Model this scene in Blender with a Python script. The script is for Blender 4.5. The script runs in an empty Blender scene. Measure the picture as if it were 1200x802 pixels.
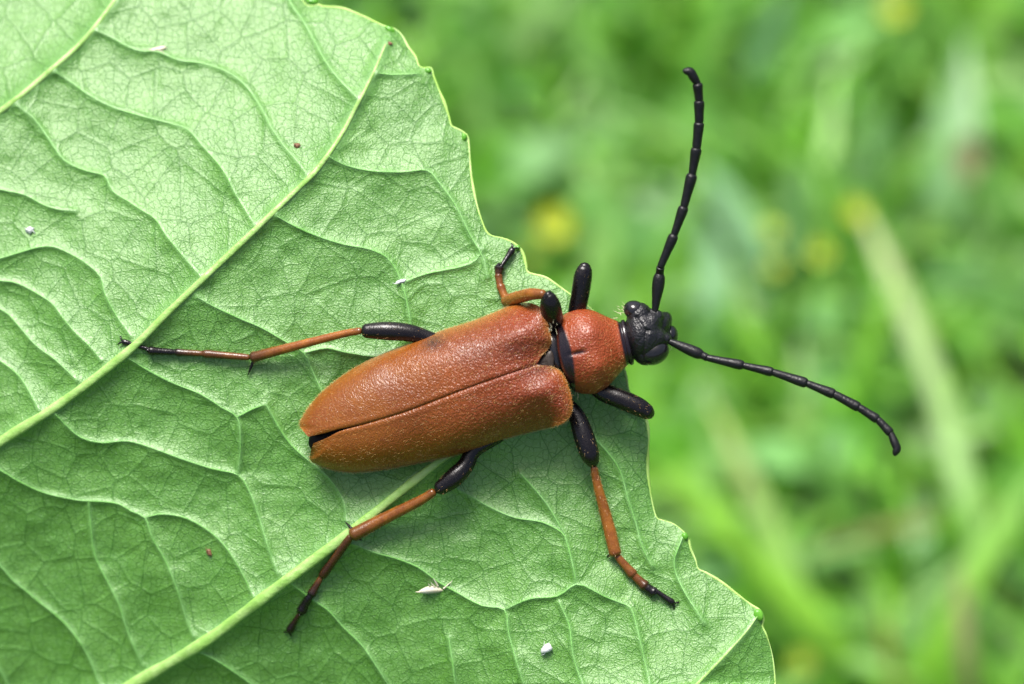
import bpy, bmesh, math, random
import numpy as np
from mathutils import Vector, Matrix, noise as mnoise

random.seed(7)
rng = np.random.default_rng(11)
SC = bpy.context.scene
COL = SC.collection

# ------------------------------------------------------------------ frame of the place (1 unit = 1 cm)
PITCH = math.radians(50)            # how steeply the camera looks down
D = 12.5                            # camera to beetle, cm
U = 245.0                           # small units of the photograph per cm at the beetle
H0 = 15.0                           # height of the beetle above the ground, cm
DU = D * U
RIGHT = np.array([1.0, 0, 0])
UPV = np.array([0, math.sin(PITCH), math.cos(PITCH)])
BACK = np.array([0, -math.cos(PITCH), math.sin(PITCH)])
ORG = np.array([0, 0, H0])


def W(a):
    """(x, y, height over the leaf plane) -> world; a is (N,3)"""
    a = np.asarray(a, float).reshape(-1, 3)
    k = (DU - a[:, 2]) / DU / U
    return ORG + np.outer((a[:, 0] - 600) * k, RIGHT) + np.outer((401 - a[:, 1]) * k, UPV) + np.outer(a[:, 2] / U, BACK)


def w1(x, y, h):
    return W([[x, y, h]])[0]


# ------------------------------------------------------------------ camera
cam_d = bpy.data.cameras.new('camera')
cam = bpy.data.objects.new('camera', cam_d)
COL.objects.link(cam)
cam_pos = ORG + BACK * D
cam.matrix_world = Matrix(((RIGHT[0], UPV[0], BACK[0], cam_pos[0]), (RIGHT[1], UPV[1], BACK[1], cam_pos[1]),
                           (RIGHT[2], UPV[2], BACK[2], cam_pos[2]), (0, 0, 0, 1)))
cam_d.sensor_width = 36
cam_d.lens = 36 * D / (1200 / U)
cam_d.clip_start = 0.05
cam_d.clip_end = 20000
cam_d.dof.use_dof = True
cam_d.dof.focus_distance = D - 0.16
cam_d.dof.aperture_fstop = 0.29
SC.camera = cam

# ------------------------------------------------------------------ light
sun_dir = Vector(RIGHT * -0.16 + UPV * 0.79 + BACK * 0.58).normalized()
SUN_EL = math.asin(sun_dir.z)
SUN_ROT = math.atan2(sun_dir.x, sun_dir.y)
wd = bpy.data.worlds.new('World')
SC.world = wd
wd.use_nodes = True
wn = wd.node_tree
bg = wn.nodes['Background']
sky = wn.nodes.new('ShaderNodeTexSky')
sky.sky_type = 'NISHITA'
sky.sun_disc = False
sky.sun_elevation = SUN_EL
sky.sun_rotation = SUN_ROT
sky.air_density = 0.7
sky.dust_density = 6.0
sky.ozone_density = 0.3
wn.links.new(sky.outputs[0], bg.inputs[0])
bg.inputs[1].default_value = 0.05
sl = bpy.data.lights.new('sun', 'SUN')
sl.energy = 1.5
sl.angle = math.radians(26)
sl.color = (1.0, 0.985, 0.955)
sun = bpy.data.objects.new('sun', sl)
sun.rotation_euler = sun_dir.to_track_quat('Z', 'Y').to_euler()
sun.location = (0, 0, 60)
COL.objects.link(sun)
SC.view_settings.view_transform = 'Standard'
SC.view_settings.look = 'None'
SC.view_settings.gamma = 1
SC.view_settings.exposure = 1.98
SC.render.engine = 'CYCLES'
SC.cycles.use_denoising = True
SC.cycles.max_bounces = 6
SC.unit_settings.scale_length = 0.01


# ------------------------------------------------------------------ node helpers
class NT:
    def __init__(s, name):
        s.m = bpy.data.materials.new(name)
        s.m.use_nodes = True
        s.t = s.m.node_tree
        s.b = s.t.nodes['Principled BSDF']
        s.out = s.t.nodes['Material Output']

    def n(s, typ, **kw):
        nd = s.t.nodes.new('ShaderNode' + typ)
        for k, v in kw.items():
            setattr(nd, k, v)
        return nd

    def l(s, a, b):
        s.t.links.new(a, b)

    def put(s, sock, v):
        if hasattr(v, 'is_linked') or hasattr(v, 'links'):
            s.l(v, sock)
        else:
            sock.default_value = v

    def math(s, op, a, b=0.0, clamp=False):
        nd = s.n('Math', operation=op, use_clamp=clamp)
        s.put(nd.inputs[0], a)
        s.put(nd.inputs[1], b)
        return nd.outputs[0]

    def ramp(s, v, a, b, lo=0.0, hi=1.0):
        nd = s.n('MapRange', interpolation_type='SMOOTHSTEP')
        s.put(nd.inputs[0], v)
        for i, q in enumerate((a, b, lo, hi)):
            nd.inputs[i + 1].default_value = q
        return nd.outputs[0]

    def mix(s, f, a, b, mode='MIX'):
        nd = s.n('Mix', data_type='RGBA', blend_type=mode)
        s.put(nd.inputs[0], f)
        s.put(nd.inputs[6], a if not isinstance(a, tuple) else (*a, 1)[:4])
        s.put(nd.inputs[7], b if not isinstance(b, tuple) else (*b, 1)[:4])
        return nd.outputs[2]

    def attr(s, name):
        nd = s.n('Attribute', attribute_name=name)
        return nd

    def noise(s, scale, co=None, detail=3.0, rough=0.55):
        nd = s.n('TexNoise')
        nd.inputs['Scale'].default_value = scale
        nd.inputs['Detail'].default_value = detail
        nd.inputs['Roughness'].default_value = rough
        if co is None:
            co = s.n('TexCoord').outputs['Object']
        s.l(co, nd.inputs['Vector'])
        return nd.outputs['Fac']

    def voro(s, scale, co=None, feature='F1', dims='3D', rand=1.0):
        nd = s.n('TexVoronoi', feature=feature, voronoi_dimensions=dims)
        nd.inputs['Scale'].default_value = scale
        nd.inputs['Randomness'].default_value = rand
        if co is None:
            co = s.n('TexCoord').outputs['Object']
        s.l(co, nd.inputs['Vector'])
        return nd.outputs['Distance']

    def bump(s, h, dist, strength=1.0, prev=None):
        nd = s.n('Bump')
        nd.inputs['Distance'].default_value = dist
        nd.inputs['Strength'].default_value = strength
        s.l(h, nd.inputs['Height'])
        if prev is not None:
            s.l(prev, nd.inputs['Normal'])
        return nd.outputs[0]

    def fin(s, color=None, rough=None, normal=None, spec=None, **kw):
        if color is not None:
            s.put(s.b.inputs['Base Color'], (*color, 1)[:4] if isinstance(color, tuple) else color)
        if rough is not None:
            s.put(s.b.inputs['Roughness'], rough)
        if normal is not None:
            s.l(normal, s.b.inputs['Normal'])
        if spec is not None:
            s.put(s.b.inputs['Specular IOR Level'], spec)
        for k, v in kw.items():
            s.put(s.b.inputs[k], v)
        return s.m

    def translucent(s, color, fac):
        tr = s.n('BsdfTranslucent')
        s.put(tr.inputs[0], color)
        mx = s.n('MixShader')
        mx.inputs[0].default_value = fac
        s.l(s.b.outputs[0], mx.inputs[1])
        s.l(tr.outputs[0], mx.inputs[2])
        s.l(mx.outputs[0], s.out.inputs[0])


# ------------------------------------------------------------------ materials
def m_leaf():
    t = NT('leaf_underside')
    co = t.attr('blade_coord').outputs['Vector']
    vein = t.attr('vein').outputs['Fac']
    nz = t.n('TexNoise')
    nz.inputs['Scale'].default_value = 4.5
    nz.inputs['Detail'].default_value = 3
    t.l(co, nz.inputs['Vector'])
    sub = t.n('VectorMath', operation='SUBTRACT')
    t.l(nz.outputs['Color'], sub.inputs[0])
    sub.inputs[1].default_value = (.5, .5, .5)
    sc = t.n('VectorMath', operation='SCALE')
    t.l(sub.outputs[0], sc.inputs[0])
    sc.inputs['Scale'].default_value = 0.05
    ad = t.n('VectorMath', operation='ADD')
    t.l(co, ad.inputs[0])
    t.l(sc.outputs[0], ad.inputs[1])
    wc = ad.outputs[0]
    d1 = t.voro(2.3, wc, 'DISTANCE_TO_EDGE', '2D')
    d2 = t.voro(12.0, wc, 'DISTANCE_TO_EDGE', '2D')
    d3 = t.voro(24, wc, 'DISTANCE_TO_EDGE', '2D')
    n1 = t.noise(2.0, co, 4)
    n2 = t.noise(14, co, 3)
    n3 = t.noise(60, co, 2)
    l1 = t.ramp(d1, 0.002, 0.024, 1, 0)
    l2 = t.math('MULTIPLY', t.ramp(d2, 0.012, 0.095, 1, 0), t.ramp(n2, 0.38, 0.60, 0.25, 1.0))
    l3 = t.math('MULTIPLY', t.ramp(d3, 0.0, 0.11, 1, 0), 0.22)
    line = t.math('MAXIMUM', t.math('MAXIMUM', l1, l2), l3)
    base = t.mix(t.ramp(n1, 0.3, 0.7), (0.074, 0.242, 0.012), (0.104, 0.286, 0.028))
    base = t.mix(t.ramp(n2, 0.35, 0.75, 0, 0.5), base, (0.150, 0.365, 0.075))
    base = t.mix(t.ramp(n3, 0.56, 0.70, 0, 0.42), base, (0.30, 0.50, 0.26))  # pale wax and hair flecks, also painting fine sparkle into the colour
    base = t.mix(t.math('MULTIPLY', line, 0.78), base, (0.030, 0.125, 0.012))
    base = t.mix(t.math('MULTIPLY', vein, 0.5), base, (0.20, 0.42, 0.14))
    h = t.math('ADD', t.ramp(d2, 0.0, 0.16, 0, 0.42), t.ramp(d1, 0, 0.10, 0, 1.0))
    h = t.math('ADD', h, t.math('MULTIPLY', n3, 1.7))
    h = t.math('ADD', h, t.math('MULTIPLY', t.ramp(d3, 0, .3), 0.35))
    keep = t.math('SUBTRACT', 1.0, t.math('MULTIPLY', vein, 0.8))
    h = t.math('MULTIPLY', h, keep)
    nrm = t.bump(h, 0.0019, 1.0)
    rough = t.ramp(n3, 0.3, 0.7, 0.40, 0.56)
    t.fin(base, rough, nrm, t.math('SUBTRACT', 1.0, t.math('MULTIPLY', line, 0.6)), **{'Coat Weight': 0.38, 'Coat Roughness': 0.46})
    t.l(nrm, t.b.inputs['Coat Normal'])
    t.translucent((0.16, 0.36, 0.05, 1), 0.13)
    return t.m


def m_plain(name, c1, c2, scale, rough=(0.35, 0.5), bumpd=0.0, bscale=60, spec=0.5, trans=None):
    t = NT(name)
    n = t.noise(scale, detail=4)
    c = t.mix(t.ramp(n, 0.3, 0.7), c1, c2)
    nb = t.noise(bscale, detail=3)
    nrm = t.bump(nb, bumpd, 1.0) if bumpd else None
    t.fin(c, t.ramp(nb, 0.3, 0.7, *rough), nrm, spec)
    if trans:
        t.translucent((*trans[0], 1), trans[1])
    return t.m


def m_elytra():
    t = NT('elytron_shell')
    co = t.attr('shell_coord').outputs['Vector']       # x along the wing case, y across it
    mask = t.attr('smudge').outputs['Fac']
    sx = t.n('SeparateXYZ')
    t.l(co, sx.inputs[0])
    st = t.n('CombineXYZ')
    t.l(t.math('MULTIPLY', sx.outputs[0], 1.35), st.inputs[0])
    t.l(sx.outputs[1], st.inputs[1])
    nw = t.n('TexNoise')
    nw.inputs['Scale'].default_value = 10
    t.l(st.outputs[0], nw.inputs['Vector'])
    vm = t.n('VectorMath', operation='MULTIPLY_ADD')
    t.l(nw.outputs['Color'], vm.inputs[0])
    vm.inputs[1].default_value = (.12, .12, 0)
    t.l(st.outputs[0], vm.inputs[2])
    v = t.voro(36, vm.outputs[0], 'SMOOTH_F1', '2D')
    pit = t.ramp(v, 0.05, 0.55, 0, 1)
    n1 = t.noise(1.3, co, 4)
    n2 = t.noise(30, co, 3)
    front = t.ramp(sx.outputs[0], 0.6, 3.0)
    c = t.mix(front, (0.230, 0.074, 0.0035), (0.215, 0.033, 0.008))
    c = t.mix(t.ramp(n1, 0.3, 0.72, 0, 0.6), c, (0.13, 0.027, 0.004))
    c = t.mix(t.ramp(n2, 0.55, 0.75, 0, 0.25), c, (0.32, 0.12, 0.03))
    c = t.mix(t.math('MULTIPLY', pit, 0.30), c, (0.10, 0.02, 0.006))
    c = t.mix(t.math('MULTIPLY', t.attr('rim').outputs['Fac'], t.ramp(sx.outputs[0], 1.0, 2.6, 0.3, 0.75)), c, (0.36, 0.14, 0.022))
    c = t.mix(t.math('MULTIPLY', mask, t.ramp(n2, 0.35, 0.6, 0.55, 1.0)), c, (0.035, 0.014, 0.012))
    h = t.math('SUBTRACT', t.math('MULTIPLY', n2, 0.35), pit)
    h = t.math('MULTIPLY', h, t.ramp(sx.outputs[0], 0.2, 2.8, 0.28, 1.0))
    nrm = t.bump(h, 0.0026, 1.0)
    t.fin(c, t.ramp(n2, 0.3, 0.7, 0.27, 0.40), nrm, 0.5)
    return t.m


def m_pronotum():
    t = NT('pronotum_shell')
    dark = t.attr('dark').outputs['Fac']
    v = t.voro(105, None, 'SMOOTH_F1')
    n2 = t.noise(40)
    n1 = t.noise(4)
    c = t.mix(t.ramp(n1, 0.35, 0.65), (0.235, 0.043, 0.008), (0.195, 0.033, 0.009))
    c = t.mix(t.ramp(n2, 0.55, 0.8, 0, 0.3), c, (0.30, 0.11, 0.04))
    c = t.mix(dark, c, (0.010, 0.0065, 0.009))
    c = t.mix(t.attr('rear').outputs['Fac'], c, (0.055, 0.011, 0.006))
    h = t.math('SUBTRACT', t.math('MULTIPLY', n2, 0.3), t.ramp(v, 0.1, 0.6))
    h = t.math('MULTIPLY', h, t.math('SUBTRACT', 1.0, t.math('MULTIPLY', dark, 0.9)))
    nrm = t.bump(h, 0.0022, 1.0)
    r = t.math('SUBTRACT', t.ramp(n2, 0.3, 0.7, 0.33, 0.44), t.math('MULTIPLY', dark, 0.16))
    t.fin(c, r, nrm, 0.5)
    return t.m


def m_leg():
    t = NT('leg_chitin')
    dark = t.attr('dark').outputs['Fac']
    n = t.noise(18)
    nb = t.noise(110, detail=2)
    c = t.mix(t.ramp(n, 0.3, 0.7), (0.30, 0.11, 0.016), (0.19, 0.058, 0.011))
    c = t.mix(dark, c, (0.0045, 0.003, 0.0035))
    t.fin(c, t.ramp(nb, 0.3, 0.7, 0.2, 0.34), t.bump(nb, 0.0012, 1.0), 0.45)
    return t.m


def m_black(name, rough, bumpd, vscale, col=(0.008, 0.008, 0.0095), spec=0.5):
    t = NT(name)
    n = t.noise(40)
    v = t.voro(vscale, None, 'SMOOTH_F1')
    nrm = t.bump(t.math('ADD', v, t.math('MULTIPLY', n, .3)), bumpd, 1.0) if bumpd else None
    t.fin(t.mix(n, col, tuple(q * 1.8 for q in col)), t.ramp(n, 0.3, 0.7, *rough), nrm, spec)
    return t.m


def m_tone(name, rough, spec, trans, bumpd=0.01, sc=12):
    """grass and weeds: colour comes from the plant's own tone attribute"""
    t = NT(name)
    a = t.attr('tone').outputs['Color']
    n = t.noise(sc, detail=3)
    c = t.mix(t.ramp(n, 0.3, 0.7, 0.0, 0.35), a, (0.02, 0.06, 0.01), 'MIX')
    t.fin(c, rough, t.bump(n, bumpd, 0.6), spec)
    t.translucent(a, trans)
    return t.m


M = {}
M['leaf'] = m_leaf()
M['rib'] = m_plain('main_vein_skin', (0.22, 0.43, 0.08), (0.33, 0.53, 0.16), 14, (0.35, 0.5), 0.004, 45, 0.5)
M['nerve'] = m_plain('side_vein_skin', (0.135, 0.36, 0.065), (0.20, 0.43, 0.13), 12, (0.33, 0.5), 0.003, 60, 0.55)
M['margin'] = m_plain('leaf_margin', (0.30, 0.52, 0.09), (0.42, 0.60, 0.20), 6, (0.35, 0.5), 0.002, 60, 0.4)
M['tooth'] = m_plain('leaf_tooth', (0.06, 0.25, 0.012), (0.12, 0.36, 0.03), 20, (0.25, 0.4), 0.002, 60, 0.5)
M['elytra'] = m_elytra()
M['pronotum'] = m_pronotum()
M['leg'] = m_leg()
M['matte'] = m_black('granular_black', (0.28, 0.46), 0.0036, 125, (0.006, 0.006, 0.007), 0.5)
M['gloss'] = m_black('polished_black', (0.10, 0.2), 0.0, 40)
M['body'] = m_black('dark_underside', (0.4, 0.55), 0.0, 90, (0.004, 0.0035, 0.004), 0.16)
M['horn'] = m_black('antenna_black', (0.34, 0.5), 0.0015, 100, (0.004, 0.004, 0.0045), 0.35)
M['scut'] = m_black('scutellum_grey', (0.35, 0.5), 0.0004, 120, (0.024, 0.018, 0.014), 0.35)
M['hair'] = m_plain('golden_hair', (0.50, 0.26, 0.07), (0.58, 0.38, 0.14), 5, (0.35, 0.5), 0, 60, 0.6)
M['palehair'] = m_plain('pale_hair', (0.7, 0.66, 0.45), (0.62, 0.55, 0.35), 5, (0.4, 0.6), 0, 60, 0.5)
M['husk'] = m_plain('dry_husk', (0.62, 0.60, 0.50), (0.55, 0.50, 0.34), 30, (0.4, 0.6), 0.002, 90, 0.5)
M['crumb'] = m_plain('white_crumb', (0.60, 0.62, 0.62), (0.48, 0.52, 0.50), 40, (0.45, 0.6), 0.003, 90, 0.5)
M['brownspeck'] = m_plain('brown_speck', (0.12, 0.05, 0.02), (0.20, 0.10, 0.05), 40, (0.5, 0.7), 0.003, 90, 0.4)
M['grass'] = m_tone('grass_blade', 0.38, 0.5, 0.30)
M['weed'] = m_tone('weed_leaf', 0.36, 0.6, 0.22)
M['petal'] = m_plain('yellow_petal', (0.42, 0.50, 0.015), (0.50, 0.56, 0.05), 3, (0.4, 0.6), 0.004, 20, 0.4, ((0.7, 0.6, 0.03), 0.3))
M['stem'] = m_plain('flower_stem', (0.08, 0.22, 0.03), (0.11, 0.28, 0.05), 3, (0.4, 0.6), 0.004, 20, 0.4)
M['petiole'] = m_plain('leaf_stalk', (0.25, 0.38, 0.12), (0.30, 0.30, 0.12), 3, (0.4, 0.6), 0.004, 20, 0.4)
M['soil'] = m_plain('soil', (0.03, 0.055, 0.012), (0.05, 0.10, 0.02), 0.35, (0.7, 0.9), 0.25, 1.8, 0.2)


# ------------------------------------------------------------------ object helpers
def link(name, me, mat, parent=None, loc=None):
    o = bpy.data.objects.new(name, me)
    COL.objects.link(o)
    if mat:
        me.materials.append(mat)
    if parent is not None:
        o.parent = parent
    if loc is not None:
        o.location = loc
    return o


def origin_of(o):
    v = np.zeros(3)
    while o is not None:
        v = v + np.array(o.location)
        o = o.parent
    return v


def mesh(name, verts, faces, mat, parent=None, loc=None, smooth=True, attrs=None, recalc=True, world=False):
    """verts in the leaf frame (or world); one mesh object whose vertices are relative to its thing"""
    wv = np.asarray(verts, float) if world else W(verts)
    off = origin_of(parent) if parent is not None else (np.array(loc, float) if loc is not None else wv.mean(0))
    me = bpy.data.meshes.new(name)
    me.from_pydata([tuple(p) for p in (wv - off)], [], [tuple(f) for f in faces])
    if attrs:
        for k, (typ, val) in attrs.items():
            at = me.attributes.new(k, typ, 'POINT')
            prop = {'FLOAT': 'value', 'FLOAT_VECTOR': 'vector', 'FLOAT_COLOR': 'color'}[typ]
            at.data.foreach_set(prop, np.asarray(val, np.float32).ravel())
    if recalc:
        bm = bmesh.new()
        bm.from_mesh(me)
        bmesh.ops.recalc_face_normals(bm, faces=bm.faces)
        bm.to_mesh(me)
        bm.free()
    if smooth:
        me.polygons.foreach_set('use_smooth', np.ones(len(me.polygons), bool))
    me.update()
    return link(name, me, mat, parent, None if parent is not None else off)


def empty(name, pos, label=None, cat=None, group=None):
    o = bpy.data.objects.new(name, None)
    o.empty_display_size = 0.1
    COL.objects.link(o)
    o.location = pos
    tag(o, label, cat, group)
    return o


def tag(o, label=None, cat=None, group=None, kind=None):
    for k, v in (('label', label), ('category', cat), ('group', group), ('kind', kind)):
        if v:
            o[k] = v
    return o


def spline(pts, step=4.0):
    """Catmull-Rom through rows of numbers (first columns are the place)"""
    p = np.asarray(pts, float)
    if len(p) < 3:
        n = max(2, int(np.linalg.norm(p[-1, :2] - p[0, :2]) / step) + 1)
        return p[0] + np.linspace(0, 1, n)[:, None] * (p[-1] - p[0])
    e = np.vstack([2 * p[0] - p[1], p, 2 * p[-1] - p[-2]])
    out = []
    for i in range(1, len(e) - 2):
        a, b, c, d = e[i - 1], e[i], e[i + 1], e[i + 2]
        n = max(2, int(np.linalg.norm((c - b)[:3]) / step) + 1)
        t = np.linspace(0, 1, n, endpoint=False)[:, None]
        out.append(0.5 * ((2 * b) + (c - a) * t + (2 * a - 5 * b + 4 * c - d) * t * t + (3 * b - a - 3 * c + d) * t ** 3))
    out.append(p[-1:])
    return np.vstack(out)


def tube_data(path, radii, n=10, flat=1.0, caps=True):
    """path (N,3), radii (N,) -> verts, faces; flat squeezes along height"""
    path = np.asarray(path, float)
    radii = np.asarray(radii, float)
    if caps:
        a, b = path[0], path[-1]
        ta = path[0] - path[1]
        ta = ta / (np.linalg.norm(ta) + 1e-9)
        tb = path[-1] - path[-2]
        tb = tb / (np.linalg.norm(tb) + 1e-9)
        path = np.vstack([a + ta * radii[0] * .6, a + ta * radii[0] * .38, path, b + tb * radii[-1] * .38, b + tb * radii[-1] * .6])
        radii = np.concatenate([[radii[0] * .12, radii[0] * .72], radii, [radii[-1] * .72, radii[-1] * .12]])
    N = len(path)
    tang = np.gradient(path, axis=0)
    tang /= np.linalg.norm(tang, axis=1)[:, None] + 1e-9
    up = np.array([0, 0, 1.0])
    if abs(tang[0] @ up) > 0.9:
        up = np.array([0, 1.0, 0])
    nrm = up - tang[0] * (up @ tang[0])
    nrm /= np.linalg.norm(nrm)
    V = []
    th = np.linspace(0, 2 * np.pi, n, endpoint=False)
    for i in range(N):
        nrm = nrm - tang[i] * (nrm @ tang[i])
        nrm /= np.linalg.norm(nrm) + 1e-9
        bi = np.cross(tang[i], nrm)
        V.append(path[i] + radii[i] * (np.outer(np.cos(th), bi) + flat * np.outer(np.sin(th), nrm)))
    V = np.vstack(V)
    F = []
    for i in range(N - 1):
        for j in range(n):
            k = (j + 1) % n
            F.append((i * n + j, i * n + k, (i + 1) * n + k, (i + 1) * n + j))
    F.append(tuple(range(n)))
    F.append(tuple(range((N - 1) * n, N * n)))
    return V, F, N, n


def join(parts):
    V, F, o = [], [], 0
    for v, f in parts:
        V.append(np.asarray(v, float))
        F += [tuple(i + o for i in q) for q in f]
        o += len(v)
    return np.vstack(V), F


def tube(name, pts, radii, mat, parent, n=10, step=4.0, flat=1.0, dark=None, loc=None):
    """pts: rows (x,y,h); radii and dark one per row; both eased along the path"""
    rows = [list(p) + [r] + [d] for p, r, d in zip(pts, radii, dark if dark is not None else [1] * len(pts))]
    s = spline(rows, step)
    V, F, N, n = tube_data(s[:, :3], np.maximum(s[:, 3], 0.05), n, flat)
    dk = np.repeat(np.clip(np.concatenate([[s[0, 4]] * 2, s[:, 4], [s[-1, 4]] * 2]), 0, 1), n)
    return mesh(name, V, F, mat, parent, loc, attrs={'dark': ('FLOAT', dk)})


def ball(c, r, seg=16, ring=10):
    V, F = [], []
    for i in range(1, ring):
        a = math.pi * i / ring
        for j in range(seg):
            b = 2 * math.pi * j / seg
            V.append((c[0] + r[0] * math.sin(a) * math.cos(b), c[1] + r[1] * math.sin(a) * math.sin(b), c[2] + r[2] * math.cos(a)))
    top, bot = len(V), len(V) + 1
    V += [(c[0], c[1], c[2] + r[2]), (c[0], c[1], c[2] - r[2])]
    for i in range(ring - 2):
        for j in range(seg):
            k = (j + 1) % seg
            F.append((i * seg + j, i * seg + k, (i + 1) * seg + k, (i + 1) * seg + j))
    for j in range(seg):
        k = (j + 1) % seg
        F.append((top, k, j))
        F.append((bot, (ring - 2) * seg + j, (ring - 2) * seg + k))
    return np.array(V), F


def rball(c, r, ang, seg=16, ring=10):
    """ellipsoid turned by ang (degrees, in the leaf plane)"""
    V, F = ball((0, 0, 0), r, seg, ring)
    a = math.radians(ang)
    x = V[:, 0] * math.cos(a) - V[:, 1] * math.sin(a)
    y = V[:, 0] * math.sin(a) + V[:, 1] * math.cos(a)
    return np.stack([x + c[0], y + c[1], V[:, 2] + c[2]], 1), F


def fuse(name, parts, mat, parent, voxel, smooth_it=4):
    """melt overlapping shapes into one continuous skin"""
    V, F = join(parts)
    o = mesh(name, V, F, None, parent)
    md = o.modifiers.new('skin', 'REMESH')
    md.mode = 'VOXEL'
    md.voxel_size = voxel / U
    md.use_smooth_shade = True
    sm = o.modifiers.new('ease', 'SMOOTH')
    sm.factor = 0.5
    sm.iterations = smooth_it
    bpy.context.view_layer.update()
    dg = bpy.context.evaluated_depsgraph_get()
    me = bpy.data.meshes.new_from_object(o.evaluated_get(dg))
    me.name = name
    o.modifiers.clear()
    o.data = me
    me.materials.clear()
    me.materials.append(mat)
    me.polygons.foreach_set('use_smooth', np.ones(len(me.polygons), bool))
    return o


class VNoise:
    """smooth value noise on the plane"""
    def __init__(s, seed):
        s.g = np.random.default_rng(seed).random((256, 256))

    def __call__(s, x, y):
        xi, yi = np.floor(x).astype(int), np.floor(y).astype(int)
        fx, fy = x - xi, y - yi
        fx, fy = fx * fx * fx * (fx * (fx * 6 - 15) + 10), fy * fy * fy * (fy * (fy * 6 - 15) + 10)
        g = s.g
        a, b = g[xi % 256, yi % 256], g[(xi + 1) % 256, yi % 256]
        c, d = g[xi % 256, (yi + 1) % 256], g[(xi + 1) % 256, (yi + 1) % 256]
        return (a * (1 - fx) + b * fx) * (1 - fy) + (c * (1 - fx) + d * fx) * fy - 0.5


VN = VNoise(3)

# ================================================================== THE LEAF
# main veins: (x, y, half width)
MAIN = [
    [(-420, 430, 9), (-200, 270, 7), (-10, 138, 4.6), (60, 82, 4.0), (100, 45, 3.6), (135, 0, 3.2), (175, -60, 2.4), (200, -120, 1.4)],
    [(-330, 720, 10), (-150, 615, 8.5), (0, 518, 7.0), (75, 470, 6.6), (150, 412, 6.0), (195, 368, 5.2), (240, 325, 4.8), (290, 278, 4.4), (340, 230, 4.2), (372, 198, 3.8),
     (400, 158, 3.3), (420, 120, 2.8), (438, 85, 2.4), (452, 52, 1.4)],
    [(-170, 1010, 11), (0, 900, 10), (150, 806, 8.6), (240, 752, 8.2), (320, 692, 7.8), (400, 632, 7.4), (450, 592, 6.6), (500, 552, 6.0), (570, 500, 5.2), (640, 452, 4.2), (700, 418, 2.6)],
    [(560, 1080, 7), (700, 930, 5.5), (780, 842, 2.8), (820, 799, 2.2), (850, 768, 1.7), (875, 740, 1.2), (888, 722, .6)],
]
SIDE = [
    [(112, 36), (130, 44), (150, 55), (165, 60), (185, 61), (210, 71), (235, 74), (265, 84), (285, 98), (302, 120), (318, 150), (333, 172), (346, 187), (358, 203)],
    [(65, 85), (85, 98), (105, 112), (130, 125), (165, 136), (200, 145), (220, 152), (236, 170), (252, 188), (264, 204), (276, 228), (297, 262)],
    [(20, 124), (40, 140), (55, 160), (75, 188), (100, 200), (122, 206), (132, 224), (150, 236), (165, 246), (182, 257), (196, 278), (215, 301), (233, 322)],
    [(-60, 208), (0, 222), (30, 229), (50, 240), (70, 246), (88, 247)],
    [(-40, 312), (0, 303), (20, 297), (45, 290), (65, 290), (90, 302), (105, 312), (118, 325), (123, 345), (135, 368), (153, 394)],
    [(-30, 325), (0, 329), (20, 332), (45, 345), (62, 357), (75, 375), (90, 392), (104, 405), (118, 422)],
    [(-30, 350), (5, 365), (20, 380), (42, 405), (65, 422), (90, 446)],
    [(-20, 410), (15, 434), (30, 452), (45, 480)],
    [(152, 421), (175, 435), (205, 450), (235, 462), (260, 478), (278, 490), (282, 520), (279, 556)],
    [(278, 489), (295, 480), (312, 474)],
    [(65, 486), (80, 501), (95, 513), (120, 519), (150, 517), (180, 526), (210, 537), (250, 550), (279, 557), (294, 580), (303, 605), (313, 638), (325, 672)],
    [(-60, 520), (0, 551), (20, 563), (50, 577), (90, 586), (120, 588), (140, 591), (153, 599), (170, 607), (178, 630), (194, 658), (207, 690), (218, 725), (226, 746)],
    [(170, 607), (185, 603), (205, 604), (228, 612), (257, 633), (280, 665), (297, 700)],
    [(104, 588), (106, 612), (111, 650), (125, 680), (140, 710), (150, 742), (167, 780)],
    [(-30, 640), (0, 663), (15, 680), (30, 692), (45, 705), (62, 718), (80, 735), (95, 755), (106, 775), (118, 806)],
    [(-40, 745), (0, 786), (12, 812)],
    [(325, 254), (345, 265), (375, 278), (405, 287), (432, 292), (452, 301), (464, 316), (471, 333), (476, 350), (481, 378), (480, 396)],
    [(473, 331), (500, 321), (540, 313), (558, 305), (566, 292)],
    [(232, 349), (252, 360), (280, 373), (306, 384), (332, 399), (356, 414), (363, 428), (374, 452), (388, 480)],
    [(356, 414), (383, 408), (404, 413), (443, 418), (462, 410)],
    [(337, -20), (341, 5), (352, 20), (364, 40), (380, 70), (396, 92), (417, 114)],
    [(443, 86), (460, 88), (489, 87)],
    [(386, 184), (400, 192), (430, 200), (470, 202), (500, 200), (515, 215), (530, 235), (541, 255), (551, 276), (565, 300), (572, 325)],
    [(412, 637), (440, 648), (465, 655), (490, 665), (512, 681), (540, 697), (565, 710), (591, 715), (596, 742), (605, 775), (616, 810)],
    [(591, 715), (621, 702), (653, 699), (675, 685), (693, 691), (708, 699), (728, 707), (739, 713), (745, 730), (755, 773), (762, 806)],
    [(675, 684), (671, 661), (664, 635), (658, 624), (635, 612), (604, 607), (579, 597), (557, 585), (533, 571)],
    [(655, 706), (667, 733), (672, 771), (684, 806)],
    [(338, 682), (365, 702), (385, 716), (402, 735), (420, 752), (432, 767), (457, 806)],
    [(228, 762), (250, 772), (275, 788), (300, 806)],
    [(690, 508), (709, 527), (726, 551), (736, 585), (745, 613), (752, 640), (764, 664)],
    [(526, 748), (530, 775), (534, 806)],
    [(312, 475), (340, 520), (385, 560), (403, 590), (405, 612)],
    [(610, 555), (640, 590), (660, 624)],
    [(800, 630), (790, 660), (800, 690), (825, 730)],
]


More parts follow.
